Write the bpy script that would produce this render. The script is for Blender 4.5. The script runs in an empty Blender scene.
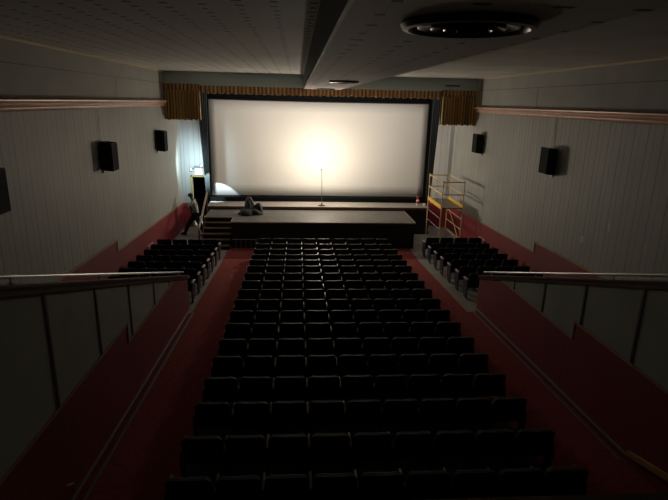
import bpy, bmesh, math, random
from mathutils import Vector, Matrix
random.seed(7)
PI = math.pi
scene = bpy.context.scene
COL = scene.collection

# ------------------------------------------------------------------ camera
cam_data = bpy.data.cameras.new('camera')
cam_data.sensor_width = 36.0
cam_data.lens = 525.175 / 668 * 36
cam_data.clip_start = 0.05
cam_data.clip_end = 200
cam = bpy.data.objects.new('camera', cam_data)
COL.objects.link(cam)
def camera_matrix():
    # room axes seen from the camera: vanishing point of the aisles and the tilt of the verticals
    f = 525.175
    y = Vector((297.532 - 334, 100.683 - 250, f)).normalized()
    b, a = 1.0, -0.023
    c = -(a * y[0] + b * y[1]) / y[2]
    up = -Vector((a, b, c)).normalized()
    x = y.cross(up)
    if x[0] < 0: x = -x
    right = Vector((x[0], y[0], up[0]))
    down = Vector((x[1], y[1], up[1]))
    fwd = Vector((x[2], y[2], up[2]))
    m = Matrix.Identity(4)
    for i in range(3):
        m[i][0] = right[i]; m[i][1] = -down[i]; m[i][2] = -fwd[i]
    return m
cam.matrix_world = camera_matrix()
scene.camera = cam

# ------------------------------------------------------------------ world, exposure, lights
world = bpy.data.worlds.new('world'); scene.world = world
world.use_nodes = True
world.node_tree.nodes['Background'].inputs[0].default_value = (0.5, 0.5, 0.5, 1)
world.node_tree.nodes['Background'].inputs[1].default_value = 0.002
scene.view_settings.view_transform = 'Standard'
scene.view_settings.look = 'None'
scene.view_settings.exposure = 0.0
scene.view_settings.gamma = 1.0
scene.view_settings.use_curve_mapping = False

BULB = Vector((1.08, 23.66, -2.78))
BULB_STRENGTH = 2600
def area(name, loc, target, sx, sy, power, color):
    l = bpy.data.lights.new(name, 'AREA'); l.shape = 'RECTANGLE'; l.size = sx; l.size_y = sy
    l.energy = power; l.color = color
    o = bpy.data.objects.new(name, l); COL.objects.link(o); o.location = loc
    o.rotation_euler = (Vector(target) - Vector(loc)).to_track_quat('-Z', 'Y').to_euler()
    return o
def spot(name, loc, target, power, angle, blend, color, r=0.03):
    l = bpy.data.lights.new(name, 'SPOT'); l.energy = power; l.spot_size = math.radians(angle)
    l.spot_blend = blend; l.color = color; l.shadow_soft_size = r
    o = bpy.data.objects.new(name, l); COL.objects.link(o); o.location = loc
    o.rotation_euler = (Vector(target) - Vector(loc)).to_track_quat('-Z', 'Y').to_euler()
    return o
# added area light, unseen behind the header, brightens and evens the screen
area('added_screen_wash', (1.05, 23.0, 0.75), (1.05, 26.0, -2.6), 9.0, 0.25, 110, (1.0, 0.9, 0.8))
# the emergency lamp's two heads by the exit sign
spot('emergency_beam', (-4.02, 23.75, -3.0), (-3.95, 25.2, -4.6), 560, 50, 0.1, (0.72, 0.9, 1.0))
spot('emergency_beam', (-4.40, 23.3, -2.7), (-4.95, 24.6, -2.8), 125, 130, 0.7, (0.66, 0.9, 1.0), 0.08)

# ------------------------------------------------------------------ materials
def mat(name, color, rough=0.6, metal=0.0, spec=0.5, noise=0.0, nscale=6.0, bump=0.0, emit=None, estr=0, sheen=0):
    m = bpy.data.materials.new(name); m.use_nodes = True
    nt = m.node_tree; b = nt.nodes['Principled BSDF']
    b.inputs['Base Color'].default_value = (*color, 1); b.inputs['Roughness'].default_value = rough
    b.inputs['Metallic'].default_value = metal; b.inputs['Specular IOR Level'].default_value = spec
    if sheen:
        b.inputs['Sheen Weight'].default_value = sheen
    if emit:
        b.inputs['Emission Color'].default_value = (*emit, 1); b.inputs['Emission Strength'].default_value = estr
    tc = nt.nodes.new('ShaderNodeTexCoord')
    n = nt.nodes.new('ShaderNodeTexNoise'); n.inputs['Scale'].default_value = nscale; n.inputs['Detail'].default_value = 5
    nt.links.new(tc.outputs['Object'], n.inputs['Vector'])
    if noise:
        mr = nt.nodes.new('ShaderNodeMapRange')
        mr.inputs['From Min'].default_value = 0.25; mr.inputs['From Max'].default_value = 0.75
        mr.inputs['To Min'].default_value = 1 - noise; mr.inputs['To Max'].default_value = 1 + noise
        nt.links.new(n.outputs['Fac'], mr.inputs['Value'])
        mx = nt.nodes.new('ShaderNodeVectorMath'); mx.operation = 'SCALE'
        mx.inputs[0].default_value = color
        nt.links.new(mr.outputs[0], mx.inputs['Scale'])
        nt.links.new(mx.outputs[0], b.inputs['Base Color'])
    if bump:
        bp = nt.nodes.new('ShaderNodeBump'); bp.inputs['Strength'].default_value = bump; bp.inputs['Distance'].default_value = 0.02
        nt.links.new(n.outputs['Fac'], bp.inputs['Height']); nt.links.new(bp.outputs[0], b.inputs['Normal'])
    return m

def node_math(nt, op, a, b=None, c=None):
    n = nt.nodes.new('ShaderNodeMath'); n.operation = op
    for i, v in enumerate((a, b, c)):
        if v is None: continue
        if isinstance(v, (int, float)): n.inputs[i].default_value = v
        else: nt.links.new(v, n.inputs[i])
    return n.outputs[0]

def grooved(name, color, axis, period, width, dark=0.55, rough=0.6, noise=0.08, second=None):
    """painted panelling: thin grooves every <period> metres along an axis, each board a little different"""
    m = bpy.data.materials.new(name); m.use_nodes = True; nt = m.node_tree; b = nt.nodes['Principled BSDF']
    b.inputs['Roughness'].default_value = rough
    tc = nt.nodes.new('ShaderNodeTexCoord'); sp = nt.nodes.new('ShaderNodeSeparateXYZ')
    nt.links.new(tc.outputs['Object'], sp.inputs[0])
    v = node_math(nt, 'DIVIDE', sp.outputs[axis], period)
    fr = node_math(nt, 'FRACT', v)
    g = node_math(nt, 'LESS_THAN', fr, width / period)
    if second:
        v2 = node_math(nt, 'FRACT', node_math(nt, 'DIVIDE', node_math(nt, 'ADD', sp.outputs[axis], second[0]), second[1]))
        g = node_math(nt, 'MAXIMUM', g, node_math(nt, 'MULTIPLY', node_math(nt, 'LESS_THAN', v2, width / second[1]), 0.6))
    fl = node_math(nt, 'FLOOR', v)
    wn = nt.nodes.new('ShaderNodeTexWhiteNoise'); wn.noise_dimensions = '1D'
    nt.links.new(fl, wn.inputs['W'])
    no = nt.nodes.new('ShaderNodeTexNoise'); no.inputs['Scale'].default_value = 1.3; no.inputs['Detail'].default_value = 6
    nt.links.new(tc.outputs['Object'], no.inputs['Vector'])
    k = node_math(nt, 'MULTIPLY_ADD', wn.outputs['Value'], noise, 1 - noise / 2)
    k = node_math(nt, 'MULTIPLY', k, node_math(nt, 'MULTIPLY_ADD', no.outputs['Fac'], 0.25, 0.875))
    k = node_math(nt, 'MULTIPLY', k, node_math(nt, 'MULTIPLY_ADD', g, dark - 1, 1))
    mx = nt.nodes.new('ShaderNodeVectorMath'); mx.operation = 'SCALE'; mx.inputs[0].default_value = color
    nt.links.new(k, mx.inputs['Scale']); nt.links.new(mx.outputs[0], b.inputs['Base Color'])
    bp = nt.nodes.new('ShaderNodeBump'); bp.inputs['Strength'].default_value = 0.5; bp.inputs['Distance'].default_value = 0.01
    nt.links.new(node_math(nt, 'SUBTRACT', 1, g), bp.inputs['Height']); nt.links.new(bp.outputs[0], b.inputs['Normal'])
    return m

def tiled_ceiling(name, color, px, py, mark=0.9, offx=0.0, mw=(0.05, 0.10), mh=0.12):
    """ceiling tiles: faint seams, and a short dark gap at each tile corner"""
    m = bpy.data.materials.new(name); m.use_nodes = True; nt = m.node_tree; b = nt.nodes['Principled BSDF']
    b.inputs['Roughness'].default_value = 0.8
    tc = nt.nodes.new('ShaderNodeTexCoord'); sp = nt.nodes.new('ShaderNodeSeparateXYZ')
    nt.links.new(tc.outputs['Object'], sp.inputs[0])
    vx = node_math(nt, 'DIVIDE', node_math(nt, 'ADD', sp.outputs[0], offx), px)
    vy = node_math(nt, 'DIVIDE', sp.outputs[1], py)
    dx = node_math(nt, 'ABSOLUTE', node_math(nt, 'SUBTRACT', node_math(nt, 'FRACT', vx), 0.5))
    dy = node_math(nt, 'ABSOLUTE', node_math(nt, 'SUBTRACT', node_math(nt, 'FRACT', vy), 0.5))
    comb = nt.nodes.new('ShaderNodeCombineXYZ')
    nt.links.new(node_math(nt, 'ROUND', vx), comb.inputs[0]); nt.links.new(node_math(nt, 'FLOOR', vy), comb.inputs[1])
    wn = nt.nodes.new('ShaderNodeTexWhiteNoise'); wn.noise_dimensions = '2D'; nt.links.new(comb.outputs[0], wn.inputs['Vector'])
    wid = node_math(nt, 'MULTIPLY_ADD', wn.outputs['Value'], mw[1], mw[0])
    mk = node_math(nt, 'MULTIPLY', node_math(nt, 'LESS_THAN', dx, wid), node_math(nt, 'LESS_THAN', dy, mh))
    seam = node_math(nt, 'MAXIMUM', node_math(nt, 'LESS_THAN', dx, 0.008), node_math(nt, 'LESS_THAN', dy, 0.008))
    no = nt.nodes.new('ShaderNodeTexNoise'); no.inputs['Scale'].default_value = 0.7; no.inputs['Detail'].default_value = 4
    nt.links.new(tc.outputs['Object'], no.inputs['Vector'])
    k = node_math(nt, 'MULTIPLY_ADD', no.outputs['Fac'], 0.3, 0.85)
    k = node_math(nt, 'MULTIPLY', k, node_math(nt, 'MULTIPLY_ADD', seam, -0.3, 1))
    k = node_math(nt, 'MULTIPLY', k, node_math(nt, 'MULTIPLY_ADD', mk, -mark, 1))
    mx = nt.nodes.new('ShaderNodeVectorMath'); mx.operation = 'SCALE'; mx.inputs[0].default_value = color
    nt.links.new(k, mx.inputs['Scale']); nt.links.new(mx.outputs[0], b.inputs['Base Color'])
    return m

M = {}
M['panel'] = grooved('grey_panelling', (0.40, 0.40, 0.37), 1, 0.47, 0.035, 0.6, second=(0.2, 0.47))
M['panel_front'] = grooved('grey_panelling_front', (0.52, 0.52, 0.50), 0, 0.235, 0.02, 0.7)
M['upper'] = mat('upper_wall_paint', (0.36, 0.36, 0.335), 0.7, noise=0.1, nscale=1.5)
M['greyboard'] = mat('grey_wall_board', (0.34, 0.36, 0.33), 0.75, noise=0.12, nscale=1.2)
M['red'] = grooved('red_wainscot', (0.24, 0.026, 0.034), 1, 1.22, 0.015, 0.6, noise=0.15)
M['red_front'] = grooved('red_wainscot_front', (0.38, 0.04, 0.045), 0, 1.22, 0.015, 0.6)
M['bluegrey'] = mat('blue_grey_paint', (0.16, 0.18, 0.18), 0.7, noise=0.08, nscale=1.0)
M['header'] = mat('header_paint', (0.60, 0.72, 0.74), 0.7, noise=0.1, nscale=0.8)
M['tile_left'] = tiled_ceiling('ceiling_tiles', (0.76, 0.745, 0.70), 0.41, 0.30, 0.88, offx=-0.16 - 0.205 + 0.41)
M['tile_soffit'] = tiled_ceiling('soffit_tiles', (0.76, 0.72, 0.66), 0.41, 0.41, 0.85, offx=-0.25, mw=(0.04, 0.10), mh=0.07)
M['ceil_right'] = mat('plaster_ceiling', (0.66, 0.65, 0.61), 0.8, noise=0.15, nscale=0.9)
M['trim_gold'] = mat('ochre_trim_wood', (0.42, 0.27, 0.12), 0.5, noise=0.2, nscale=4)
M['trim_cream'] = mat('cream_trim', (0.62, 0.50, 0.28), 0.45)
M['copper'] = mat('copper_pink_moulding', (0.78, 0.50, 0.39), 0.32, 0.2, noise=0.12, nscale=3)
M['wood_dark'] = mat('dark_brown_wood', (0.09, 0.06, 0.04), 0.4, noise=0.2, nscale=5)
M['wood_brown'] = mat('brown_rail_cap', (0.13, 0.09, 0.07), 0.35, noise=0.2, nscale=5)
M['batten'] = mat('dark_batten', (0.05, 0.035, 0.02), 0.6)
M['wood_seam'] = mat('grey_seam', (0.13, 0.13, 0.12), 0.7)
M['steel'] = mat('brushed_steel', (0.42, 0.42, 0.42), 0.3, 0.9)
M['carpet'] = mat('red_carpet', (0.32, 0.07, 0.066), 0.95, noise=0.25, nscale=14, bump=0.3, spec=0.1)
M['concrete'] = mat('grey_concrete', (0.30, 0.28, 0.25), 0.75, noise=0.18, nscale=2.2)
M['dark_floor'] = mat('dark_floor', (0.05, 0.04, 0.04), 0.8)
M['stage_top'] = mat('stage_boards', (0.30, 0.265, 0.23), 0.6, noise=0.18, nscale=2.5)
M['stage_edge'] = mat('reddish_stage_lip', (0.12, 0.05, 0.035), 0.5)
M['tan_edge'] = mat('tan_nosing', (0.40, 0.32, 0.22), 0.5)
M['black'] = mat('black_paint', (0.012, 0.012, 0.013), 0.7)
M['black_cloth'] = mat('black_cloth', (0.018, 0.018, 0.02), 0.85, sheen=0.2)
M['masking'] = mat('black_masking', (0.005, 0.005, 0.006), 0.95, spec=0.1)
M['void'] = mat('unlit_doorway_black', (0.003, 0.003, 0.003), 0.95, spec=0.05)
M['platform_top'] = mat('platform_boards', (0.115, 0.105, 0.092), 0.65, noise=0.18, nscale=2.5)
M['grey_drape'] = mat('charcoal_drape', (0.03, 0.034, 0.036), 0.9)
M['screen'] = mat('white_screen_vinyl', (0.82, 0.79, 0.74), 0.8, spec=0.2)
M['gold_cloth'] = mat('gold_satin', (0.60, 0.44, 0.17), 0.5, sheen=0.3, noise=0.3, nscale=20)
def translucent(m, color, fac):
    nt = m.node_tree; b = nt.nodes['Principled BSDF']; out = nt.nodes['Material Output']
    t = nt.nodes.new('ShaderNodeBsdfTranslucent'); t.inputs[0].default_value = (*color, 1)
    mx = nt.nodes.new('ShaderNodeMixShader'); mx.inputs[0].default_value = fac
    nt.links.new(b.outputs[0], mx.inputs[1]); nt.links.new(t.outputs[0], mx.inputs[2]); nt.links.new(mx.outputs[0], out.inputs[0])
M['gold_cloth'] = grooved('gold_satin_fold_shade', (0.86, 0.62, 0.27), 0, 0.115, 0.05, 0.22, 0.45, 0.3)  # dark stripes put the shade between pleats into the cloth colour
translucent(M['gold_cloth'], (0.62, 0.42, 0.16), 0.25)
M['gold_ruffle'] = grooved('gold_ruffle_fold_shade', (0.86, 0.66, 0.40), 0, 0.16, 0.075, 0.25, 0.45, 0.3)  # shade of the ruffle folds painted in as dark stripes
translucent(M['gold_ruffle'], (0.7, 0.42, 0.2), 0.3)
M['seat_cloth'] = mat('black_upholstery', (0.016, 0.015, 0.017), 0.75, sheen=0.15)
M['seat_shell'] = mat('dark_seat_shell', (0.03, 0.027, 0.03), 0.38)
M['navy'] = mat('navy_painted_steel', (0.013, 0.018, 0.055), 0.5)
M['navy_shell'] = mat('dark_navy_shell', (0.012, 0.013, 0.022), 0.7, spec=0.25)
M['navy_cloth'] = mat('navy_upholstery', (0.012, 0.014, 0.028), 0.8)
M['arm'] = mat('worn_armrest', (0.34, 0.29, 0.24), 0.35)
M['arm_pale'] = mat('pale_armrest', (0.55, 0.47, 0.36), 0.35)
M['speaker'] = mat('black_speaker_box', (0.01, 0.01, 0.01), 0.7, spec=0.2)
M['grille'] = mat('speaker_grille', (0.014, 0.014, 0.014), 0.8, spec=0.15, noise=0.2, nscale=90)
M['yellow'] = mat('yellow_scaffold_paint', (0.9, 0.55, 0.05), 0.45)
M['yellow_pale'] = mat('pale_scaffold_tube', (0.8, 0.6, 0.3), 0.4, 0.1)
M['white'] = mat('white_plastic', (0.8, 0.8, 0.78), 0.5)
M['grey_plastic'] = mat('grey_plastic', (0.22, 0.23, 0.24), 0.5)
M['door_gold'] = mat('yellow_gold_door_frame', (0.55, 0.44, 0.12), 0.5)
M['sign_face'] = mat('exit_sign_face', (0.9, 0.9, 0.88), 0.5, emit=(1, 0.97, 0.95), estr=0.9)
M['sign_red'] = mat('exit_sign_letters', (0.6, 0.03, 0.02), 0.5, emit=(0.8, 0.08, 0.05), estr=0.4)
M['bulb'] = mat('lit_bulb', (1, 1, 1), 0.3, emit=(1.0, 0.88, 0.71), estr=BULB_STRENGTH)
M['lamp_lit'] = mat('lit_emergency_lens', (1, 1, 1), 0.3, emit=(0.75, 0.92, 1.0), estr=3)
M['skin'] = mat('brown_skin', (0.11, 0.06, 0.04), 0.5)
M['hair'] = mat('black_hair', (0.012, 0.01, 0.01), 0.7)
M['shirt'] = mat('pale_grey_shirt', (0.42, 0.45, 0.44), 0.85)
M['vest'] = mat('olive_dark_vest', (0.05, 0.055, 0.04), 0.85)
M['trousers'] = mat('dark_trousers', (0.016, 0.018, 0.02), 0.9)
M['shoe'] = mat('black_shoe', (0.02, 0.02, 0.02), 0.5)
M['red_plastic'] = mat('red_plastic', (0.5, 0.04, 0.03), 0.45)
M['vent'] = mat('black_vent_metal', (0.015, 0.014, 0.013), 0.28, 0.6)
M['vent_rim'] = mat('dark_vent_rim', (0.03, 0.028, 0.026), 0.35, 0.5)

# ------------------------------------------------------------------ mesh helpers
class MB:
    def __init__(s): s.bm = bmesh.new(); s.slot = 0
    def faces(s, fs):
        for f in fs: f.material_index = s.slot
    def box(s, x0, x1, y0, y1, z0, z1, bev=0, seg=2):
        r = bmesh.ops.create_cube(s.bm, size=1)
        for v in r['verts']:
            v.co = Vector(((x0 + x1) / 2 + v.co.x * (x1 - x0), (y0 + y1) / 2 + v.co.y * (y1 - y0), (z0 + z1) / 2 + v.co.z * (z1 - z0)))
        s.faces({f for v in r['verts'] for f in v.link_faces})
        if bev:
            es = list({e for v in r['verts'] for e in v.link_edges})
            bmesh.ops.bevel(s.bm, geom=es, offset=bev, segments=seg, affect='EDGES', profile=0.5)
        return s
    def prism(s, pts, off):
        """closed polygon of 3D points swept by a vector"""
        off = Vector(off)
        a = [s.bm.verts.new(p) for p in pts]; b = [s.bm.verts.new(Vector(p) + off) for p in pts]
        fs = [s.bm.faces.new(a), s.bm.faces.new(list(reversed(b)))]
        n = len(pts)
        for i in range(n):
            j = (i + 1) % n
            fs.append(s.bm.faces.new((a[j], a[i], b[i], b[j])))
        s.faces(fs)
        return s
    def tube(s, pts, r, n=10, cap=True, r2=None):
        pts = [Vector(p) for p in pts]; rings = []
        up0 = Vector((0, 0, 1))
        for i, p in enumerate(pts):
            d = (pts[min(i + 1, len(pts) - 1)] - pts[max(i - 1, 0)]).normalized()
            u = d.cross(up0)
            if u.length < 1e-3: u = d.cross(Vector((1, 0, 0)))
            u.normalize(); w = u.cross(d)
            rr = r if r2 is None else r + (r2 - r) * i / (len(pts) - 1)
            rings.append([s.bm.verts.new(p + u * math.cos(2 * PI * k / n) * rr + w * math.sin(2 * PI * k / n) * rr) for k in range(n)])
        fs = []
        for a, b in zip(rings, rings[1:]):
            for k in range(n): fs.append(s.bm.faces.new((a[k], a[(k + 1) % n], b[(k + 1) % n], b[k])))
        if cap: fs.append(s.bm.faces.new(list(reversed(rings[0])))); fs.append(s.bm.faces.new(rings[-1]))
        s.faces(fs)
        return s
    def lathe(s, prof, c=(0, 0, 0), n=24):
        """profile of (radius, z)"""
        c = Vector(c); rings = []
        for r, z in prof:
            rings.append([s.bm.verts.new(c + Vector((max(r, 1e-4) * math.cos(2 * PI * k / n), max(r, 1e-4) * math.sin(2 * PI * k / n), z))) for k in range(n)])
        fs = []
        for a, b in zip(rings, rings[1:]):
            for k in range(n): fs.append(s.bm.faces.new((a[k], a[(k + 1) % n], b[(k + 1) % n], b[k])))
        s.faces(fs)
        return s
    def grid(s, f, nu, nv):
        g = [[s.bm.verts.new(f(i / nu, j / nv)) for j in range(nv + 1)] for i in range(nu + 1)]
        fs = [s.bm.faces.new((g[i][j], g[i + 1][j], g[i + 1][j + 1], g[i][j + 1])) for i in range(nu) for j in range(nv)]
        s.faces(fs)
        return s
    def build(s, name, mats, parent=None, smooth=False, loc=None):
        bmesh.ops.recalc_face_normals(s.bm, faces=s.bm.faces)
        me = bpy.data.meshes.new(name); s.bm.to_mesh(me); s.bm.free()
        for m in (mats if isinstance(mats, (list, tuple)) else [mats]): me.materials.append(m)
        if smooth:
            for p in me.polygons: p.use_smooth = True
            try: me.set_sharp_from_angle(angle=math.radians(40))
            except Exception: pass
        o = bpy.data.objects.new(name, me); COL.objects.link(o)
        if loc: o.location = loc
        if parent: o.parent = parent
        return o
def tag(o, label, cat, group=None):
    o['label'] = label; o['category'] = cat
    if group: o['group'] = group
    return o
def empty(name, loc, label, cat, group=None, rz=0):
    o = bpy.data.objects.new(name, None); COL.objects.link(o); o.location = loc; o.rotation_euler = (0, 0, rz)
    o.empty_display_size = 0.1
    return tag(o, label, cat, group)
def struct(o): o['kind'] = 'structure'; return o
def solidify(o, t):
    m = o.modifiers.new('thickness', 'SOLIDIFY'); m.thickness = t; m.offset = 0
    return o
def copy_thing(o):
    r = o.copy(); COL.objects.link(r)
    for ch in list(o.children):
        c = ch.copy(); COL.objects.link(c); c.parent = r
        for g in ch.children:
            d = g.copy(); COL.objects.link(d); d.parent = c
    return r

# ------------------------------------------------------------------ the hall
XL, XR = -5.282, 7.374         # outer walls
IL, IR = -2.851, 4.943         # inner flank walls
ZC, ZS = 1.01, 0.46            # ceiling, soffit underside
FLAT = -5.85; Y0 = -2.0; YB = 24.6; YEND = 27.0
def fz(y): return max(-4.72 - 0.0597 * y, FLAT)
YF = (-FLAT - 4.72) / 0.0597   # where the rake meets the flat floor

m = MB(); m.prism([(XL - .2, Y0, fz(Y0)), (XL - .2, YF, FLAT), (XL - .2, YEND, FLAT), (XL - .2, YEND, FLAT - .2), (XL - .2, Y0, FLAT - .3)], (XR - XL + .4, 0, 0))
struct(m.build('floor', M['concrete']))
# carpet, a thin layer over the middle of the floor
def carpet_slab(m, x0, x1, y0, y1):
    t = 0.012
    m.prism([(x0, y0, fz(y0)), (x0, y1, fz(y1)), (x0, y1, fz(y1) + t), (x0, y0, fz(y0) + t)], (x1 - x0, 0, 0))
m = MB()
carpet_slab(m, IL + .01, -1.56, 4.47, 13.2); carpet_slab(m, -2.79, -1.56, 13.2, YF)
carpet_slab(m, 3.60, IR - .01, 4.47, 13.2); carpet_slab(m, 3.60, 4.68, 13.2, YF)
carpet_slab(m, -2.79, 4.68, YF, 20.50); carpet_slab(m, -2.66, 4.68, 20.50, 20.85)
struct(m.build('floor_carpet', M['carpet']))
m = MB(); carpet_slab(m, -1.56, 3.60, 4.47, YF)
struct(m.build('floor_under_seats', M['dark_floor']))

# outer side walls: red wainscot below a stepped trim line, grey panelling above
STEP = 15.28
def side_wall(name, x, s):
    t = 0.2 * s
    zl = lambda y: -4.40 - 0.033 * (y - STEP)
    zu = lambda y: -4.08 - 0.028 * (y - STEP)
    ye = YB
    m = MB()
    m.slot = 0; m.prism([(x, Y0, zu(Y0)), (x, STEP, zu(STEP)), (x, STEP, zl(STEP)), (x, ye, zl(ye)), (x, YEND, zl(ye)), (x, YEND, -0.2), (x, Y0, -0.2)], (t, 0, 0))
    m.slot = 1; m.prism([(x, Y0, FLAT - .1), (x, YEND, FLAT - .1), (x, YEND, zl(ye)), (x, ye, zl(ye)), (x, STEP, zl(STEP)), (x, STEP, zu(STEP)), (x, Y0, zu(Y0))], (t, 0, 0))
    m.slot = 2; m.prism([(x, Y0, -0.2), (x, YEND, -0.2), (x, YEND, ZC + .1), (x, Y0, ZC + .1)], (t, 0, 0))
    struct(m.build(name, [M['panel'], M['red'], M['upper']]))
    m = MB(); h = 0.05; d = -0.02 * s
    m.prism([(x, Y0, zu(Y0)), (x, STEP, zu(STEP)), (x, STEP, zu(STEP) + h), (x, Y0, zu(Y0) + h)], (d, 0, 0))
    m.prism([(x, STEP - .0, zl(STEP)), (x, STEP + .05, zl(STEP)), (x, STEP + .05, zu(STEP) + h), (x, STEP, zu(STEP) + h)], (d, 0, 0))
    m.prism([(x, STEP + .05, zl(STEP)), (x, ye, zl(ye)), (x, ye, zl(ye) + h), (x, STEP + .05, zl(STEP) + h)], (d, 0, 0))
    struct(m.build('trim_1', M['trim_gold']))
    # upper wall seams and the strip along the ceiling
    m = MB(); m.box(min(x, x - .03 * s), max(x, x - .03 * s), Y0, 22.0, ZC - .05, ZC, 0.006)
    struct(m.build('trim_2', M['trim_cream']))
    m = MB()
    m.box(min(x, x - .006 * s), max(x, x - .006 * s), Y0, 22.0, 0.545, 0.56)
    for yy in range(4, 22, 4):
        y = yy + 0.4
        m.box(min(x, x - .006 * s), max(x, x - .006 * s), y, y + .015, -0.08, 0.545) if yy % 8 == 0 else None
    struct(m.build('trim_3', M['wood_seam']))
    # the long reeded cornice half way up
    prof = [(0, -.31), (.06, -.31), (.09, -.285), (.10, -.25), (.09, -.235), (.13, -.225), (.15, -.19), (.14, -.165), (.17, -.155), (.20, -.125), (.205, -.10), (.19, -.09), (0, -.09)]
    m = MB(); m.prism([(x - s * a, Y0, z) for a, z in prof], (0, 21.85 - Y0, 0))
    struct(m.build('trim_4', M['copper'], smooth=True))
side_wall('wall_left', XL, -1)
side_wall('wall_right', XR, 1)
m = MB(); m.box(XL - .2, XR + .2, Y0 - .2, Y0, FLAT, ZC + .1); struct(m.build('wall_back', M['upper']))

# ceiling: tiled field on the left, dropped tiled soffit, plaster on the right, header at the proscenium
m = MB()
m.slot = 0; m.box(XL - .2, 0.26, Y0, 22.1, ZC, ZC + .1)
m.slot = 1; m.box(1.72, XR + .2, Y0, 22.1, ZC, ZC + .1)
m.slot = 2; m.box(XL - .2, XR + .2, 22.1, YEND, ZC + .02, ZC + .12)
struct(m.build('ceiling', [M['tile_left'], M['ceil_right'], M['black']]))
m = MB()
m.slot = 0; m.prism([(0.25, Y0, ZS), (1.72, Y0, ZS), (1.72, 22.05, ZS), (0.25, 22.05, ZS)], (0, 0, 0.03))
m.slot = 1; m.box(0.24, 1.73, Y0, 22.06, ZS + .03, ZC + .05)
m.box(0.235, 0.265, Y0, 22.06, ZS - .004, ZS + .03); 
struct(m.build('ceiling_soffit', [M['tile_soffit'], M['bluegrey']]))
m = MB(); m.box(XL, XR, 22.1, 22.25, 0.50, ZC + .02)
struct(m.build('wall_header', M['header']))

# front wings either side of the screen opening, back of the stage
m = MB()
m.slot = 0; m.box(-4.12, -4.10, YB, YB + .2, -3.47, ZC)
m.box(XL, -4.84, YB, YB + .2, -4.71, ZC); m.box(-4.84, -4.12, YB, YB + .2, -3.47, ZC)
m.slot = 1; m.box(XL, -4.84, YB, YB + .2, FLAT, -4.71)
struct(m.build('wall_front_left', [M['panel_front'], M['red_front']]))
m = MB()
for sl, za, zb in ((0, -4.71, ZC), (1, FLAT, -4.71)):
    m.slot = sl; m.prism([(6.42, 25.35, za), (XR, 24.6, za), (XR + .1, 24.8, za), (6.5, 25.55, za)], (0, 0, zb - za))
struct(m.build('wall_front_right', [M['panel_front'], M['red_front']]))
m = MB(); m.box(XL - .2, XR + .2, YEND, YEND + .2, FLAT, ZC + .1); struct(m.build('wall_front', M['void']))
m = MB()
m.box(-4.90, -4.83, YB - .05, YB + .02, FLAT, -3.40, .008); m.box(-4.90, -4.10, YB - .05, YB + .02, -3.48, -3.40, .008)
struct(m.build('door_1', M['door_gold']))

# ------------------------------------------------------------------ inner flank walls with stands behind
def cap_z(y): return -4.47 + 0.323 * (13.2 - y)
def inner_wall(name, x, s, battens, stepy):
    t = 0.16 * s; ye = 13.2; yn = 2.5
    lo = lambda y: -4.02 - 0.02 * (y - stepy)
    up = lambda y: -3.70 - 0.02 * (y - stepy)
    # y where the lower trim line meets the cap
    yt = ye
    while lo(yt) > cap_z(yt): yt -= 0.01
    m = MB()
    m.slot = 1; m.prism([(x, yn, fz(yn) - .05), (x, ye, fz(ye) - .05), (x, ye, cap_z(ye)), (x, yt, cap_z(yt)), (x, stepy, lo(stepy)), (x, stepy, up(stepy)), (x, yn, up(yn))], (t, 0, 0))
    m.slot = 0; m.prism([(x, yn, up(yn)), (x, stepy, up(stepy)), (x, stepy, lo(stepy)), (x, yt, cap_z(yt)), (x, yn, cap_z(yn))], (t, 0, 0))
    struct(m.build(name, [M['greyboard'], M['red']]))
    h = .04; d = -.015 * s
    m = MB()
    m.prism([(x, yn, up(yn)), (x, stepy, up(stepy)), (x, stepy, up(stepy) + h), (x, yn, up(yn) + h)], (d, 0, 0))
    m.prism([(x, stepy, lo(stepy)), (x, stepy + .04, lo(stepy)), (x, stepy + .04, up(stepy) + h), (x, stepy, up(stepy) + h)], (d, 0, 0))
    m.prism([(x, stepy + .04, lo(stepy)), (x, yt, lo(yt)), (x, yt, lo(yt) + h), (x, stepy + .04, lo(stepy) + h)], (d, 0, 0))
    struct(m.build('trim_5', M['trim_gold']))
    m = MB()
    for y in battens:
        zb = (up(y) if y < stepy else lo(y)) + h
        m.prism([(x, y - .025, zb), (x, y + .025, zb), (x, y + .025, cap_z(y) - .02), (x, y - .025, cap_z(y) - .02)], (d * .9, 0, 0))
    struct(m.build('trim_6', M['batten']))
    # flat wooden cap and its under-moulding
    a, b = (x - .05 * s, x + .21 * s)
    m = MB(); m.prism([(min(a, b), yn, cap_z(yn)), (min(a, b), ye + .04, cap_z(ye + .04)), (min(a, b), ye + .04, cap_z(ye + .04) + .035), (min(a, b), yn, cap_z(yn) + .035)], (abs(a - b), 0, 0))
    c = x - .03 * s
    m.prism([(c, yn, cap_z(yn) - .09), (c, ye, cap_z(ye) - .06), (c, ye, cap_z(ye)), (c, yn, cap_z(yn))], (.035 * s, 0, 0))
    struct(m.build('trim_7', M['wood_brown']))
    # baseboard strip
    yb = 5.6 if s < 0 else 6.4
    m = MB()
    m.prism([(x, yb, fz(yb) + .09), (x, ye, fz(ye) + .09), (x, ye, fz(ye) + .125), (x, yb, fz(yb) + .125)], (-.03 * s, 0, 0))
    struct(m.build('baseboard_left' if s < 0 else 'baseboard_right', mat('pale_conduit', (0.30, 0.30, 0.31), 0.4)))
    # stepped stand behind the wall
    m = MB(); xo = XL if s < 0 else XR; xi = x + t
    k = 0
    while True:
        y1 = 13.2 - .8 * k; y0 = y1 - .8
        if y0 < yn: break
        m.box(min(xi, xo), max(xi, xo), y0, y1, FLAT + .05, fz(13.2) + .2584 * k + .13)
        k += 1
    struct(m.build('floor_stand', M['concrete']))
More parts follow.
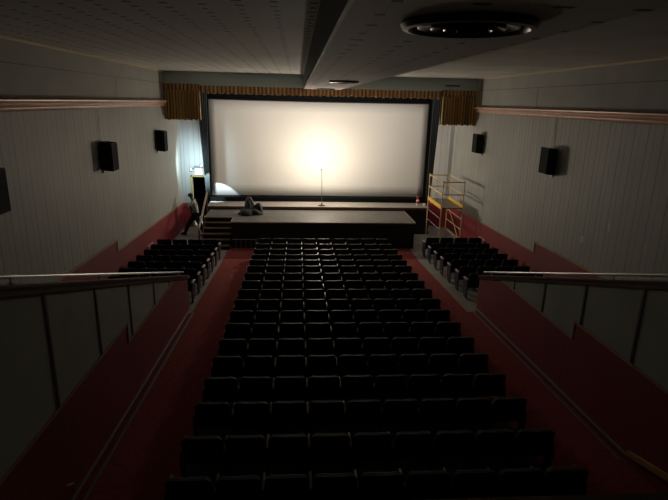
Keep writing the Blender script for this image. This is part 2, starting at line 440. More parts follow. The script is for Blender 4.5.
inner_wall('wall_flank_left', IL, -1, (4.35, 5.76, 7.19, 8.60, 10.08, 11.3), 8.35)
inner_wall('wall_flank_right', IR, 1, (5.28, 6.72, 8.16, 9.57, 10.98), 8.33)

def handrail(x, s, label):
    e = empty('handrail', (x + .08 * s, 13.1, cap_z(13.1) + .035), label, 'handrail', 'steel rails along the flank walls')
    dz = 0.085
    def L(y, z): return (0, y - 13.1, z - cap_z(13.1) - .035)
    m = MB(); m.tube([L(y, cap_z(y) + .035 + dz) for y in (13.12, 12, 9, 6, 2.6)], .021, 12); m.build('rail', M['steel'], e, True)
    for y in (12.6, 10.2, 7.6, 5.3, 3.2):
        m = MB(); m.tube([L(y, cap_z(y) + .035), L(y, cap_z(y) + .035 + dz)], .011, 8); m.tube([L(y, cap_z(y) + .035 - .006), L(y, cap_z(y) + .05)], .028, 12)
        m.build('bracket', M['steel'], e, True)
handrail(IL, -1, 'steel handrail on the cap of the left flank wall')
handrail(IR, 1, 'steel handrail on the cap of the right flank wall')

# pale strip of cable cover lying on the carpet along each flank wall
for s, x, sd in ((-1, IL, 'left'), (1, IR, 'right')):
    yb = 5.6 if s < 0 else 6.4
    m = MB(); a = x - .085 * s; b = x - .12 * s
    m.prism([(min(a, b), yb, fz(yb) + .012), (min(a, b), 13.2, fz(13.2) + .012), (min(a, b), 13.2, fz(13.2) + .03), (min(a, b), yb, fz(yb) + .03)], (.04, 0, 0))
    tag(m.build('aisle_strip', mat('grey_strip', (0.22, 0.22, 0.23), 0.5)), 'thin grey strip on the floor along the foot of the %s flank wall' % sd, 'strip', 'aisle edge strips')

# ------------------------------------------------------------------ stage
TX0, TX1 = -2.65, 4.85; TY0, TY1 = 20.9, 23.36; TZ = -4.75; SZ = -4.60
e = empty('stage_extension', (1.1, 20.9, FLAT), 'low black-fronted stage platform with a grey top, in front of the screen stage', 'stage platform')
def rel(o, e):
    o.parent = e; o.matrix_parent_inverse = Matrix.Translation(-Vector(e.location)); return o
m = MB(); m.box(TX0, TX1, TY0, TY1, FLAT, TZ - .03); rel(m.build('platform_skirt', M['black']), e)
m = MB(); m.box(TX0 - .01, TX1 + .01, TY0 - .02, TY1, TZ - .03, TZ, .005); rel(m.build('platform_top', M['platform_top']), e)
m = MB(); m.box(TX0 - .03, TX0 - .01, TY0 - .02, TY1, TZ - .05, TZ + .004); m.box(TX1 + .01, TX1 + .035, TY0 - .02, TY1, TZ - .05, TZ + .004)
m.box(TX0 - .03, TX1 + .035, TY0 - .04, TY0 - .02, TZ - .05, TZ + .004)
o = rel(m.build('edge_trim', M['tan_edge']), e); o['label'] = 'tan edge strip'

e = empty('screen_stage', (1.1, 23.4, FLAT), 'long raised stage with a reddish lip, carrying the work light below the screen', 'stage')
m = MB(); m.box(-4.02, 6.05, 23.37, YEND - .1, FLAT, SZ - .05); rel(m.build('stage_front', M['black']), e)
m = MB(); m.box(-4.02, 6.05, 23.37, YEND - .1, SZ - .05, SZ); rel(m.build('stage_top', M['stage_top']), e)
m = MB(); m.box(-4.02, 6.05, 24.66, YEND - .1, SZ - .02, SZ + .002); rel(m.build('stage_rear_blackout', M['masking']), e)  # added black cover, keeps the floor behind the board from showing lit
m = MB(); m.box(-4.02, 6.08, 23.34, 23.37, SZ - .11, SZ - .004, .006); rel(m.build('stage_lip', M['stage_edge']), e)

# stairs on the left
e = empty('stage_stairs', (-3.3, 21.2, FLAT), 'black wooden stairs with pale nosings left of the stage platform', 'stairs')
SX0, SX1 = -3.86, -2.70
m = MB(); m.box(SX0, SX1, 21.78, 23.33, FLAT, TZ - .03); rel(m.build('landing_base', M['black']), e)
m = MB(); m.box(SX0, SX1, 21.76, 23.33, TZ - .03, TZ); rel(m.build('landing', M['platform_top']), e)
for i in range(1, 6):
    z = TZ - .183 * i; y = 21.78 - .235 * i
    m = MB(); m.box(SX0 + .04, SX1 - .02, y + .02, y + .255, FLAT, z - .03); rel(m.build('riser', M['black']), e)
    m = MB(); m.slot = 0; m.box(SX0 + .04, SX1 - .02, y + .03, y + .25, z - .03, z); m.slot = 1; m.box(SX0 + .04, SX1 - .02, y, y + .03, z - .035, z + .003)
    rel(m.build('tread', [M['wood_dark'], M['tan_edge']]), e)
m = MB(); m.slot = 0; m.box(SX0, SX1, 21.74, 21.78, TZ - .035, TZ + .003); rel(m.build('nosing', M['tan_edge']), e)
m = MB(); m.prism([(SX0, 20.6, FLAT), (SX0, 21.78, FLAT), (SX0, 21.78, TZ), (SX0, 20.6, TZ - .95)], (.04, 0, 0)); rel(m.build('stringer', M['wood_dark']), e)

e = empty('stair_railing', (-3.92, 21.8, FLAT), 'sloping pale wooden board railing beside the stage stairs', 'railing')
m = MB(); m.prism([(-3.95, 20.75, -5.1), (-3.95, 23.0, -4.02), (-3.95, 23.0, -3.9), (-3.95, 20.75, -4.98)], (.05, 0, 0)); rel(m.build('handrail_board', M['tan_edge']), e)
for y, z0, z1 in ((20.82, FLAT, -5.0), (21.9, FLAT, -4.5), (22.9, FLAT, -4.0)):
    m = MB(); m.box(-3.96, -3.90, y - .03, y + .03, z0, z1, .005); rel(m.build('post', M['wood_dark']), e)

# ------------------------------------------------------------------ the screen
e = empty('movie_screen', (1.05, 26.0, SZ), 'big white cinema screen in a black frame, lit by the bare bulb', 'cinema screen')
x0, x1, z0, z1 = -4.19, 6.34, -4.57, 0.0
def sc(u, v):
    return Vector((x0 + (x1 - x0) * u, 26.1 - .1 * (2 * u - 1) ** 2, z0 + (z1 - z0) * v))
m = MB(); m.grid(sc, 32, 8); o = rel(m.build('screen_surface', M['screen'], smooth=True), e); solidify(o, .01)
m = MB(); m.box(x0 - .3, x0, 25.88, 26.02, SZ, z1 + .26); m.box(x1, x1 + .30, 25.88, 26.02, SZ, z1 + .26); m.box(x0, x1, 25.88, 26.02, z1, z1 + .26)
rel(m.build('masking_frame', M['masking']), e)
# curved low masking board in front of the screen's foot
m = MB()
def mk(u, v):
    x = -4.0 + 10.1 * u
    return Vector((x, 24.62 - .12 * (2 * u - 1) ** 2, SZ + .004 + (.20) * v))
m.grid(mk, 24, 1); o = solidify(m.build('masking_board', M['masking']), .03)
tag(o, 'long low curved black board on the stage along the foot of the screen', 'masking board')

# ------------------------------------------------------------------ curtains
def pleated(name, xa, xb, y, ztop, zbot, n, amp, label, cat, group=None, heading=True, matl=None):
    m = MB()
    nu = int(n * 8)
    def f(u, v):
        x = xa + (xb - xa) * u
        w = math.sin(2 * PI * n * u) + .35 * math.sin(2 * PI * n * 2.37 * u + 1)
        a = amp * (0.55 + .45 * (1 - v))
        z = zbot + (ztop - zbot) * v + (1 - v) * .02 * math.sin(2 * PI * n * u * .5)
        return Vector((x + .012 * math.cos(2 * PI * n * u) * (1 - v), y + a * w, z))
    m.grid(f, nu, 6)
    o = m.build(name, matl or M['gold_cloth'], smooth=True); solidify(o, .006)
    tag(o, label, cat, group)
    if heading:
        m = MB()
        def g(u, v):
            x = xa + (xb - xa) * u
            return Vector((x, y - .045 + .03 * math.sin(2 * PI * n * 1.0 * u) * (1 if v < .5 else .5), ztop - .22 + .24 * v + (0.03 * math.sin(2 * PI * n * u + .6) if v < .2 else 0)))
        m.grid(g, nu, 4)
        h = m.build('heading', grooved('gold_heading_fold_shade', (0.62, 0.36, 0.15), 0, 0.15, 0.06, 0.3, 0.5, 0.3)); solidify(h, .006)  # dark bands colour in the shade of the heading's folds
        h.parent = o
    return o
pleated('valance', XL + .005, -3.86, 22.0, .53, -.84, 13, .085, 'long gold pleated valance in the upper left corner beside the screen', 'curtain', 'gold valances over the proscenium')
pleated('valance', 5.86, 7.36, 22.0, .53, -.84, 12, .085, 'long gold pleated valance in the upper right corner beside the screen', 'curtain', 'gold valances over the proscenium')
pleated('valance', -3.82, 5.82, 22.02, .50, .20, 68, .03, 'narrow gold ruffled valance running along the top of the screen', 'curtain', 'gold valances over the proscenium', heading=False, matl=M['gold_ruffle'])
# charcoal leg drapes hiding the screen's sides
def leg_drape(xa_t, xb_t, xa_b, xb_b, y, label):
    m = MB()
    def f(u, v):
        xa = xa_b + (xa_t - xa_b) * v; xb = xb_b + (xb_t - xb_b) * v
        return Vector((xa + (xb - xa) * u, y + .03 * math.sin(2 * PI * 5 * u), SZ + .03 + (0.98 - SZ) * v))
    m.grid(f, 40, 8)
    o = m.build('leg_drape', M['grey_drape'], smooth=True); solidify(o, .01)
    tag(o, label, 'drape', 'dark drapes at the sides of the screen')
leg_drape(-4.48, -4.00, -4.18, -4.02, 24.42, 'tall charcoal drape hanging left of the screen by the exit door')
leg_drape(6.16, 6.60, 6.12, 6.34, 24.55, 'tall charcoal drape hanging right of the screen behind the scaffold')

# ------------------------------------------------------------------ ghost light
e = empty('work_light', (BULB.x + .04, BULB.y, SZ + .003), 'bare glowing bulb on a thin black floor stand on the stage', 'lamp')
m = MB(); m.lathe([(0, .0), (.16, .0), (.16, .02), (.05, .035), (.025, .06), (.025, .12), (0, .12)], n=24); m.build('stand_base', M['black'], e, True)
m = MB(); m.tube([(0, 0, .03), (-.01, 0, .9), (-.02, 0, 1.62)], .013, 10); m.build('pole', M['grey_plastic'], e, True)
m = MB(); m.lathe([(0, 1.60), (.022, 1.60), (.025, 1.70), (.018, 1.735), (0, 1.735)], (-.03, 0, 0), 16); m.build('socket', M['black'], e, True)
m = MB(); m.lathe([(.0, 1.73), (.018, 1.74), (.02, 1.76), (.045, 1.79), (.055, 1.825), (.047, 1.86), (.025, 1.882), (0, 1.888)], (-.03, 0, 0), 20); m.build('bulb', M['bulb'], e, True)

# ------------------------------------------------------------------ small things on the stage
def bag():
    e = empty('draped_cloth', (-2.03, 22.35, TZ + .004), 'black cloth and bag heaped on the left end of the stage platform', 'cloth')
    def blob(name, c, rx, ry, rz, seed, matl, n=26):
        m = MB(); rnd = random.Random(seed); ph = [rnd.uniform(0, 6.28) for _ in range(6)]
        def f(u, v):
            a = 2 * PI * u; t = v * PI / 2
            r = 1 + .13 * math.sin(3 * a + ph[0]) + .08 * math.sin(5 * a + ph[1] + 3 * t) + .06 * math.sin(9 * a + ph[2]) * math.cos(t)
            k = math.cos(t) ** .62
            return Vector((c[0] + rx * r * k * math.cos(a), c[1] + ry * r * k * math.sin(a), c[2] + rz * math.sin(t) * (1 + .07 * math.sin(4 * a + ph[3]))))
        m.grid(f, n * 2, 12); bmesh.ops.remove_doubles(m.bm, verts=m.bm.verts, dist=1e-4)
        m.build(name, matl, e, True)
    blob('cloth', (0, 0, 0), .50, .36, .26, 3, M['black_cloth'])
    blob('bag', (-.03, .05, .02), .22, .20, .68, 8, mat('dark_grey_nylon', (0.06, 0.062, 0.062), 0.4))
    blob('bundle', (.36, .12, 0), .20, .2, .44, 5, M['black_cloth'])
bag()
e = empty('spray_bottle', (5.66, 24.1, SZ + .003), 'small red and white bottle at the right end of the stage', 'bottle')
m = MB(); m.lathe([(0, 0), (.07, 0), (.075, .1), (.07, .2), (.05, .25), (0, .25)], n=16); m.build('body', M['white'], e, True)
m = MB(); m.lathe([(.076, .06), (.082, .07), (.078, .17), (.07, .18)], n=16); m.build('band', M['red_plastic'], e, True)
m = MB(); m.lathe([(0, .25), (.04, .25), (.04, .33), (.055, .34), (.055, .4), (0, .42)], n=12); m.box(-.07, .07, -.02, .02, .33, .36); m.build('cap', M['red_plastic'], e, True)
m = MB(); m.lathe([(0, 0), (.05, 0), (.06, .10), (.055, .11), (.05, .10), (.04, .01), (0, .01)], n=16)
tag(m.build('paper_cup', M['white'], smooth=True, loc=(5.93, 23.85, SZ + .003)), 'small white cup at the far right corner of the stage', 'cup')

# low bar barrier before the platform
e = empty('barrier', (-2.0, 20.55, FLAT), 'low grey metal barrier of thin bars before the platform front', 'barrier')
m = MB(); m.tube([(-.62, 0, .0), (-.62, 0, .45), (.9, 0, .45), (.9, 0, 0)], .016, 8); m.build('frame', M['grey_plastic'], e, True)
for i in range(6):
    m = MB(); m.tube([(-.45 + .2 * i, 0, .0), (-.45 + .2 * i, 0, .45)], .011, 8); m.build('bar', M['grey_plastic'], e, True)

# ------------------------------------------------------------------ exit sign
EX = -4.52
e = empty('exit_sign', (EX, YB - .02, -3.24), 'lit white exit sign with emergency lamp heads above the gold door frame', 'exit sign')
m = MB(); m.box(-.18, .18, -.09, 0, -.15, .16, .01); m.build('housing', M['white'], e)
m = MB(); m.box(-.16, .16, -.096, -.09, -.12, .11); m.build('sign_face', M['sign_face'], e)
cu = bpy.data.curves.new('lettering', 'FONT'); cu.body = 'EXIT'; cu.size = .17; cu.extrude = .003; cu.align_x = 'CENTER'; cu.align_y = 'CENTER'
tmp = bpy.data.objects.new('lettering_source', cu)
me = bpy.data.meshes.new_from_object(tmp); bpy.data.objects.remove(tmp); bpy.data.curves.remove(cu)
me.materials.clear(); me.materials.append(M['sign_red'])
o = bpy.data.objects.new('lettering', me); COL.objects.link(o); o.parent = e; o.location = (0, -.1, 0); o.rotation_euler = (PI / 2, 0, 0)
m = MB(); m.box(-.2, .2, -.11, 0, .165, .27, .015); m.build('battery_box', M['grey_plastic'], e)
for sx, sz in ((-.26, .14), (.10, .33)):
    ex = -.04 if sx < 0 else .05
    m = MB(); m.tube([(sx, -.04, sz), (sx + ex, -.15, sz - .03)], .045, 14, r2=.058)
    h = m.build('lamp_head', M['grey_plastic'], e, True)
    m = MB(); m.tube([(sx + ex, -.15, sz - .03), (sx + ex * 1.02, -.155, sz - .031)], .046, 14); m.build('lens', M['lamp_lit'], h, True)

# ------------------------------------------------------------------ speakers and cables
def speaker(x, y, z, s, label):
    e = empty('wall_speaker', (x, y, z), label, 'speaker', 'wall speakers')
    d = .33
    a, b = (0.05, d) if s < 0 else (-d, -0.05)
    m = MB(); m.prism([(a, -.27, -.34), (a, .25, -.34), (b, .31, -.38), (b, -.19, -.38)], (0, 0, .74)); m.build('cabinet', M['speaker'], e)
    xx = b if s < 0 else a
    m = MB()
    if s < 0: m.prism([(b + .001, -.17, -.35), (b + .001, .29, -.35), (b + .014, .29, -.35), (b + .014, -.17, -.35)], (0, 0, .68))
    else: m.prism([(a - .001, -.25, -.32), (a - .001, .23, -.32), (a - .014, .23, -.32), (a - .014, -.25, -.32)], (0, 0, .68))
    m.build('grille', M['grille'], e)
    m = MB(); m.box(min(0, .06 * -s), max(0, .06 * -s), -.08, .08, -.12, .12, .004); m.build('wall_bracket', M['grey_plastic'], e)
    m = MB(); m.box(min(0, .05 * -s), max(0, .05 * -s), -.05, .05, -.45, -.37, .01); m.build('cable_box', M['white'], e)
for y, d in ((9.0, 'nearest'), (14.75, 'middle'), (20.5, 'farthest')):
    speaker(XL, y, -1.57 if y < 21 else -1.5, -1, 'black speaker box on the left wall, the %s one' % {'nearest': 'one cut by the photo edge', 'middle': 'middle', 'farthest': 'one nearest the screen'}[d] if d == 'middle' else {'nearest': 'black speaker box on the left wall, partly cut off by the photo edge', 'farthest': 'black speaker box on the left wall, nearest the gold valance'}[d])
speaker(XR, 14.75, -1.52, 1, 'black speaker box on the right wall above the wainscot step, nearer the camera')
speaker(XR, 20.9, -1.50, 1, 'black speaker box on the right wall, nearest the gold valance')
for x, y, s, w in ((XL, 14.7, -1, 'left'), (XR, 14.9, 1, 'right')):
    m = MB(); a = -.02 * s
    m.tube([(x + a, y - .02, -.31), (x + a, y + .03, -.55), (x + a * 1.5, y - .03, -.85), (x + a, y + .02, -1.2)], .008, 6)
    tag(m.build('speaker_cable', mat('pale_cable', (0.5, 0.5, 0.46), .5), smooth=True), 'thin pale cable from the cornice to the nearer speaker, %s wall' % w, 'cable', 'speaker cables')

# ------------------------------------------------------------------ round ceiling vents
def vent(x, y, r, label):
    e = empty('ceiling_vent', (x, y, ZS), label, 'ceiling vent', 'round vents in the soffit')
    m = MB(); m.lathe([(r * .86, -.004), (r * 1.0, -.004), (r * 1.02, -.02), (r * .98, -.045), (r * .90, -.05), (r * .86, -.03), (r * .86, -.004)], n=48); m.build('rim', M['vent_rim'], e, True)
    m = MB(); m.lathe([(0, -.003), (r * .88, -.003), (r * .88, -.008), (0, -.008)], n=48); m.build('backing', M['black'], e)
    for k in range(4):
        ri = r * (.74 - .19 * k); z = -.03 - .006 * k
        m = MB(); m.lathe([(ri * .78, -.012), (ri, z), (ri * 1.03, z - .004), (ri * .98, z - .010), (ri * .75, -.018), (ri * .78, -.012)], n=40); m.build('ring', M['vent'], e, True)
    for k in range(10):
        a = 2 * PI * k / 10
        m = MB(); m.tube([(r * .15 * math.cos(a), r * .15 * math.sin(a), -.02), (r * .84 * math.cos(a), r * .84 * math.sin(a), -.016)], .006, 6); m.build('spoke', M['vent'], e, True)
vent(.985, 3.22, .385, 'large black round vent of nested rings, nearest in the ceiling soffit')
vent(1.06, 12.6, .34, 'black round vent half way along the ceiling soffit')
vent(1.05, 20.6, .34, 'black round vent at the screen end of the ceiling soffit')
m = MB()
m.box(6.02, 6.62, 22.06, 22.10, .70, .745, .004)
tag(m.build('slot_vent', M['vent']), 'thin black slot vent in the header above the right gold valance', 'vent')

# ------------------------------------------------------------------ scaffold on the right
e = empty('rolling_scaffold', (6.4, 22.0, FLAT), 'yellow scaffold with guardrails standing at the right wall by the stage', 'scaffold')
ax0, ax1, ay0, ay1 = 5.93, 6.82, 20.95, 23.2; PZ = -4.12
L = lambda x, y, z: (x - 6.4, y - 22.0, z - FLAT)
for x, y in ((ax0, ay0), (ax0, ay1), (ax1, ay0), (ax1, ay1)):
    m = MB(); m.tube([L(x, y, FLAT), L(x, y, PZ - .05)], .026, 10); m.build('leg', M['yellow_pale'], e, True)
    m = MB(); m.tube([L(x, y, PZ - .05), L(x, y, PZ + 1.12)], .024, 10); m.build('guard_post', M['yellow_pale'], e, True)
m = MB(); m.box(ax0 - 6.4, ax1 - 6.4, ay0 - 22.0, ay1 - 22.0, PZ - FLAT - .04, PZ - FLAT); m.build('deck', M['wood_brown'], e)
for a, b, c, d in ((ax0 - .03, ax0, ay0, ay1), (ax1, ax1 + .03, ay0, ay1), (ax0, ax1, ay0 - .03, ay0),):
    if (c, d) == (ay0 - .03, ay0): continue
    m = MB(); m.box(a - 6.4, b - 6.4, c - 22.0, d - 22.0, PZ - FLAT - .06, PZ - FLAT + .10, .004); m.build('toe_board', M['yellow'], e)
for z in (PZ + .55, PZ + 1.06):
    for p, q in (((ax0, ay0), (ax0, ay1)), ((ax0, ay0), (ax1, ay0)), ((ax1, ay0), (ax1, ay1)), ((ax0, ay1), (ax1, ay1))):
        m = MB(); m.tube([L(*p, z), L(*q, z)], .024, 8); m.build('guard_rail', M['yellow_pale'], e, True)
m = MB(); m.tube([L(ax0, (ay0 + ay1) / 2, PZ), L(ax0, (ay0 + ay1) / 2, PZ + 1.06)], .016, 8); m.build('guard_post', M['yellow_pale'], e, True)
for z in (FLAT + .35, FLAT + .8, FLAT + 1.25):
    for x in (ax0, ax1):
        m = MB(); m.tube([L(x, ay0, z), L(x, ay1, z)], .016, 8); m.build('rung', M['grey_plastic'] if x == ax0 else M['yellow_pale'], e, True)
m = MB(); m.tube([L(ax0, ay0, FLAT + .25), L(ax1, ay0, FLAT + .25)], .016, 8); m.build('rung', M['yellow'], e, True)
m = MB(); m.tube([L(ax1, ay0, FLAT + .2), L(ax1, ay1, PZ - .2)], .014, 8); m.build('brace', M['yellow_pale'], e, True)

# ------------------------------------------------------------------ seats
SW = .565
def half_back(w=.262, h0=.34, h1=.80, t=.075):
    """curved upholstered back: rounded upper corners, thin shell behind"""
    out = []
    n = 6; r = .075
    pts = [(-w, h0), (w, h0)]
    for k in range(n + 1):
        a = PI / 2 * k / n; pts.append((w - r + r * math.cos(a), h1 - r + r * math.sin(a)))
    for k in range(1, 4):      # a slight dip along the top edge
        pts.append((w - r - (2 * w - 2 * r) * k / 4, h1 - .008 * math.sin(PI * k / 4)))
    for k in range(n + 1):
        a = PI / 2 + PI / 2 * k / n; pts.append((-w + r + r * math.cos(a), h1 - r + r * math.sin(a)))
    return pts
def make_seat(cloth, shell, stand, arm, label, group):
    e = empty('cinema_seat', (0, 0, 0), label, 'seat', group)
    tilt = lambda z: .10 - .20 * (z - .34)
    pts = half_back()
    m = MB(); m.prism([(x, tilt(z), z) for x, z in pts], (0, .018, 0))
    sh = m.build('back_shell', shell, e, True)
    m = MB(); m.prism([(x * .96, tilt(z) + .018, z - .008) for x, z in pts], (0, .06, 0))
    o = m.build('backrest', cloth, e, True); bv = o.modifiers.new('soft', 'BEVEL'); bv.width = .015; bv.segments = 2
    m = MB(); m.box(-.235, .235, .20, .30, .28, .56, .04, 3); o = m.build('folded_seat', cloth, e, True); o.rotation_euler = (0, 0, 0)
    m = MB()
    x = -SW / 2
    m.prism([(x - .018, .02, 0), (x - .018, .30, 0), (x - .018, .30, .05), (x - .018, .22, .12), (x - .018, .24, .40), (x - .018, .36, .53), (x - .018, .08, .55), (x - .018, .02, .40), (x - .018, .10, .12)], (.036, 0, 0))
    m.build('standard', stand, e)
    m = MB(); m.box(x - .018, x + .018, .08, .40, .545, .58, .012, 3); m.build('armrest', arm, e, True)
    return e
def end_arm(e, stand, arm, side):
    """the closing standard and armrest of a row"""
    x = side * SW / 2
    m = MB(); m.prism([(x - .018, .02, 0), (x - .018, .30, 0), (x - .018, .30, .05), (x - .018, .22, .12), (x - .018, .24, .40), (x - .018, .36, .53), (x - .018, .08, .55), (x - .018, .02, .40), (x - .018, .10, .12)], (.036, 0, 0))
    m.build('standard', stand, e)
    m = MB(); m.box(x - .018, x + .018, .08, .40, .545, .58, .012, 3); m.build('armrest', arm, e, True)
ordn = ['first', 'second', 'third', 'fourth', 'fifth', 'sixth', 'seventh', 'eighth', 'ninth', 'tenth', 'eleventh', 'twelfth', 'thirteenth', 'fourteenth', 'fifteenth', 'sixteenth', 'seventeenth', 'eighteenth']
proto = make_seat(M['seat_cloth'], M['seat_shell'], M['seat_shell'], M['arm'], 'x', 'black seats of the centre block')
proto_end = make_seat(M['seat_cloth'], M['seat_shell'], M['seat_shell'], M['arm'], 'x', 'black seats of the centre block')
end_arm(proto_end, M['seat_shell'], M['arm'], 1)
used = set()
def put(src, x, y, rz, label, tilt=0):
    o = src if src.name not in used else copy_thing(src)
    used.add(src.name); o.location = (x, y, fz(y) + .012); o.rotation_euler = (0, tilt, rz); o['label'] = label
    return o
ROWS = [19.34, 18.47, 17.57, 16.72, 15.98, 15.22, 14.37, 13.56, 12.74, 11.9, 11.07, 10.26, 9.39, 8.58, 7.74, 6.91, 6.01, 5.16]
for r in range(18):
    y = ROWS[r]
    for c in range(9):
        x = 1.02 + (c - 4) * SW
        col = ('left end' if c == 0 else 'right end' if c == 8 else 'middle' if c == 4 else (ordn[c] + ' from left' if c < 4 else ordn[8 - c] + ' from right'))
        row = (ordn[r] + ' row from the stage') if r < 9 else ('back row' if r == 17 else ordn[17 - r] + ' row from the back')
        lab = 'black cinema seat, %s, in the %s, centre block' % (col, row)
        put(proto_end if c == 8 else proto, x, y, random.uniform(-.004, .004), lab, random.uniform(-.002, .002))
side = make_seat(M['navy_cloth'], M['navy_shell'], M['navy'], M['arm_pale'], 'x', 'navy seats of the left side block')
def panel_end(e, x):
    m = MB(); m.prism([(x, 0.0, .10), (x, .34, .10), (x, .38, .30), (x, .36, .56), (x, .04, .58), (x, -.02, .34)], (.03, 0, 0))
    p = m.build('end_panel', M['navy'], e); p['label'] = 'navy blue end panel'
    m = MB(); m.box(x - .025, x + .055, .06, .36, .58, .605, .01, 3); m.build('armrest_cap', M['arm_pale'], e, True)
sideR = make_seat(M['navy_cloth'], M['navy_shell'], M['navy'], M['arm_pale'], 'x', 'navy seats of the right side block')
aisleR = make_seat(M['navy_cloth'], M['navy_shell'], M['navy'], M['arm_pale'], 'x', 'navy seats of the right side block'); panel_end(aisleR, -SW / 2 - .03)
aisleL = make_seat(M['navy_cloth'], M['navy_shell'], M['navy'], M['arm_pale'], 'x', 'navy seats of the left side block'); end_arm(aisleL, M['navy'], M['arm_pale'], 1); panel_end(aisleL, SW / 2)
for r in range(7):
    row = ordn[r] + ' row from the stage'
    for c in range(4):
        cc = ['on the aisle', 'second from the aisle', 'second from the wall', 'against the wall'][c]
        y = 19.13 - .855 * r
        put(aisleL if c == 0 else side, -2.93 - SW * (c + .5), y, 0, 'navy cinema seat %s in the %s, left block' % (cc, row))
        y = 19.58 - .88 * r
        put(aisleR if c == 0 else sideR, 5.03 + SW * (c + .5), y, 0, 'navy cinema seat %s in the %s, right block' % (cc, row))

# ------------------------------------------------------------------ near end: half wall behind the last row, odds and ends
m = MB(); m.box(IL, IR, 4.30, 4.42, fz(4.4) - .1, -3.98)
m.slot = 1; m.box(IL, IR, 4.27, 4.46, -3.98, -3.95, .005)
struct(m.build('wall_rear_low', [M['black'], M['wood_dark']]))
m = MB(); m.prism([(IR, 6.36, -4.97), (IR, 6.40, -4.90), (IR, 5.4, -4.62), (IR, 5.4, -4.70)], (-.05, 0, 0))
tag(m.build('wood_strip', M['trim_gold']), 'short sloping ochre wood strip at the near end of the right aisle', 'wood strip')
m = MB(); m.tube([(IL + .02, 5.50, -4.60), (IL + .07, 5.55, -4.56), (IL + .09, 5.66, -4.62), (IL + .08, 5.74, -4.74), (IL + .02, 5.78, -4.80)], .014, 8)
tag(m.build('wall_hook', M['arm'], smooth=True), 'small pale curved bracket low on the left flank wall near the camera', 'bracket')
# short pale strips on the wainscot beside the side seats
for x, y, z, s, w in ((XL, 18.6, -5.12, -1, 'left'), (XR, 19.8, -5.15, 1, 'right')):
    m = MB(); m.prism([(x, y - .35, z), (x, y + .35, z - .02), (x, y + .35, z + .03), (x, y - .35, z + .05)], (-.04 * s, 0, 0))
    tag(m.build('wall_strip', M['arm_pale']), 'short pale strip on the red wainscot above the %s side seats' % w, 'strip', 'pale wainscot strips')
# scuffs on the right wall
for y, z, a, b, w in ((11.66, -2.72, .05, .17, 'upper'), (12.73, -3.30, .07, .14, 'lower'), (10.29, -2.85, .035, .08, 'smallest, nearest the camera')):
    m = MB(); pts = []
    for k in range(9):
        t = 2 * PI * k / 9; rr = random.uniform(.6, 1); pts.append((XR, y + a * rr * math.cos(t), z + b * rr * math.sin(t)))
    m.prism(pts, (-.003, 0, 0))
    tag(m.build('paint_patch', mat('pale_patch', (0.6, 0.6, 0.56), .7)), 'pale scuffed patch on the right wall panelling, %s' % w, 'patch', 'scuffs on the right wall')

# ------------------------------------------------------------------ the person at the left
def skin(name, verts, edges, radii, matl, parent, sub=2, smooth=True):
    me = bpy.data.meshes.new(name); me.from_pydata(verts, edges, []); me.materials.append(matl)
    o = bpy.data.objects.new(name, me); COL.objects.link(o); o.parent = parent
    sk = o.modifiers.new('skin', 'SKIN'); sk.use_smooth_shade = True
    lay = me.skin_vertices[0].data if me.skin_vertices else None
    if lay is None: return o
    for i, r in enumerate(radii):
        lay[i].radius = (r, r) if not isinstance(r, tuple) else r
        lay[i].use_root = (i == 0)
    s = o.modifiers.new('sub', 'SUBSURF'); s.levels = sub; s.render_levels = sub
    return o
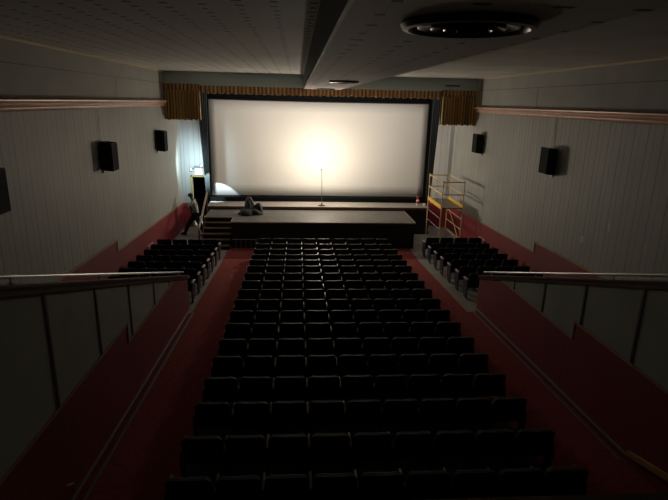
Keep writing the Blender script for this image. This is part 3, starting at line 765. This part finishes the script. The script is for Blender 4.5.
# local frame: faces -X (towards the side wall), y along the hall, z up; leaning forward, striding
def person():
    e = empty('person', (-4.52, 23.0, FLAT), 'person in pale shirt and dark trousers with legs apart beside the gold door frame', 'person')
    e.scale = (1.04,) * 3
    J = dict(pelvis=(0.06, 0, .90), waist=(.07, 0, 1.08), chest=(.03, 0, 1.33), neck=(-.03, 0, 1.50), neck2=(-.06, 0, 1.57),
             head=(-.09, 0, 1.655), crown=(-.10, 0, 1.73),
             shr=(.02, -.19, 1.44), elr=(-.25, -.24, 1.27), wrr=(-.10, -.20, 1.06), har=(-.05, -.17, 1.0),
             shl=(.02, .19, 1.44), ell=(-.22, .24, 1.25), wrl=(-.42, .14, 1.16), hal=(-.47, .10, 1.14),
             hpr=(.08, -.10, .87), knr=(.26, -.13, .49), anr=(.44, -.13, .10), tor=(.30, -.13, .04),
             hpl=(.04, .10, .87), knl=(-.24, .12, .52), anl=(-.44, .12, .10), tol=(-.59, .12, .04))
    names = list(J); idx = {n: i for i, n in enumerate(names)}
    def E(*ps): return [(idx[a], idx[b]) for a, b in ps]
    rad = dict(pelvis=.135, waist=.12, chest=.14, neck=.06, neck2=.055, head=.085, crown=.07, shr=.06, elr=.042, wrr=.03, har=.035,
               shl=.06, ell=.042, wrl=.03, hal=.035, hpr=.09, knr=.058, anr=.04, tor=.035, hpl=.09, knl=.058, anl=.04, tol=.035)
    body = skin('body', [J[n] for n in names], E(('pelvis', 'waist'), ('waist', 'chest'), ('chest', 'neck'), ('neck', 'neck2'), ('neck2', 'head'), ('head', 'crown'),
        ('chest', 'shr'), ('shr', 'elr'), ('elr', 'wrr'), ('wrr', 'har'), ('chest', 'shl'), ('shl', 'ell'), ('ell', 'wrl'), ('wrl', 'hal'),
        ('pelvis', 'hpr'), ('hpr', 'knr'), ('knr', 'anr'), ('anr', 'tor'), ('pelvis', 'hpl'), ('hpl', 'knl'), ('knl', 'anl'), ('anl', 'tol')), [rad[n] for n in names], M['skin'], e)
    def sub(name, keys, edges, rads, matl):
        ii = {k: i for i, k in enumerate(keys)}
        return skin(name, [J[k] for k in keys], [(ii[a], ii[b]) for a, b in edges], rads, matl, e)
    J['slr'] = tuple((a * .1 + b * .9) for a, b in zip(J['shr'], J['elr'])); J['sll'] = tuple((a * .1 + b * .9) for a, b in zip(J['shl'], J['ell']))
    sub('shirt', ['pelvis', 'waist', 'chest', 'neck', 'shr', 'slr', 'shl', 'sll'], [('pelvis', 'waist'), ('waist', 'chest'), ('chest', 'neck'), ('chest', 'shr'), ('shr', 'slr'), ('chest', 'shl'), ('shl', 'sll')],
        [.155, .145, .165, .075, .078, .06, .078, .06], M['shirt'])
    J['v1'] = (.0, 0, 1.04); J['v2'] = (-.04, 0, 1.18); J['v3'] = (-.09, 0, 1.36)
    sub('vest', ['v1', 'v2', 'v3'], [('v1', 'v2'), ('v2', 'v3')], [.13, .14, .13], M['vest'])
    sub('trousers', ['pelvis', 'hpr', 'knr', 'anr', 'hpl', 'knl', 'anl'], [('pelvis', 'hpr'), ('hpr', 'knr'), ('knr', 'anr'), ('pelvis', 'hpl'), ('hpl', 'knl'), ('knl', 'anl')],
        [.165, .125, .10, .085, .125, .10, .085], M['trousers'])
    for sgn, a, t in ((-1, 'anr', 'tor'), (1, 'anl', 'tol')):
        x0, y0 = J[a][0], J[a][1]
        m = MB(); m.prism([(x0 + .07, y0 - .045, 0), (x0 - .20, y0 - .04, 0), (x0 - .23, y0 - .03, .03), (x0 - .17, y0 - .04, .07), (x0 - .05, y0 - .045, .12), (x0 + .07, y0 - .045, .12)], (0, .09, 0))
        o = m.build('shoe', M['shoe'], e, True); bv = o.modifiers.new('b', 'BEVEL'); bv.width = .015; bv.segments = 2
    # hair cap
    m = MB()
    c = Vector((-.115, 0, 1.70))
    def f(u, v):
        a = 2 * PI * u; t = -.25 + v * (PI / 2 + .25)
        return c + Vector((.112 * math.cos(t) * math.cos(a), .098 * math.cos(t) * math.sin(a), .115 * math.sin(t)))
    m.grid(f, 20, 8); m.build('hair', M['hair'], e, True)
    # fingers
    for w, h, s in (('wrr', 'har', -1), ('wrl', 'hal', 1)):
        d = (Vector(J[h]) - Vector(J[w])).normalized(); sdv = d.cross(Vector((0, 0, 1))).normalized(); dn = Vector((0, 0, -1))
        p = Vector(J[h])
        vs, es, rs = [], [], []
        for k, ln in enumerate((.07, .08, .075, .06)):
            b = p + sdv * (.018 * (k - 1.5)); i = len(vs)
            vs += [b, b + d * ln * .5 + dn * .005, b + d * ln * .8 + dn * .03]; es += [(i, i + 1), (i + 1, i + 2)]; rs += [.009, .008, .007]
        b = p - d * .03 + sdv * .03; i = len(vs); vs += [b, b + sdv * .03 + d * .02, b + sdv * .03 + d * .05]; es += [(i, i + 1), (i + 1, i + 2)]; rs += [.011, .010, .008]
        me = bpy.data.meshes.new('fingers'); m = MB()
        for i0 in range(0, len(vs), 3): m.tube([vs[i0], vs[i0 + 1], vs[i0 + 2]], rs[i0], 8, r2=rs[i0 + 2])
        m.build('fingers', M['skin'], e, True)
        bpy.data.meshes.remove(me)
person()
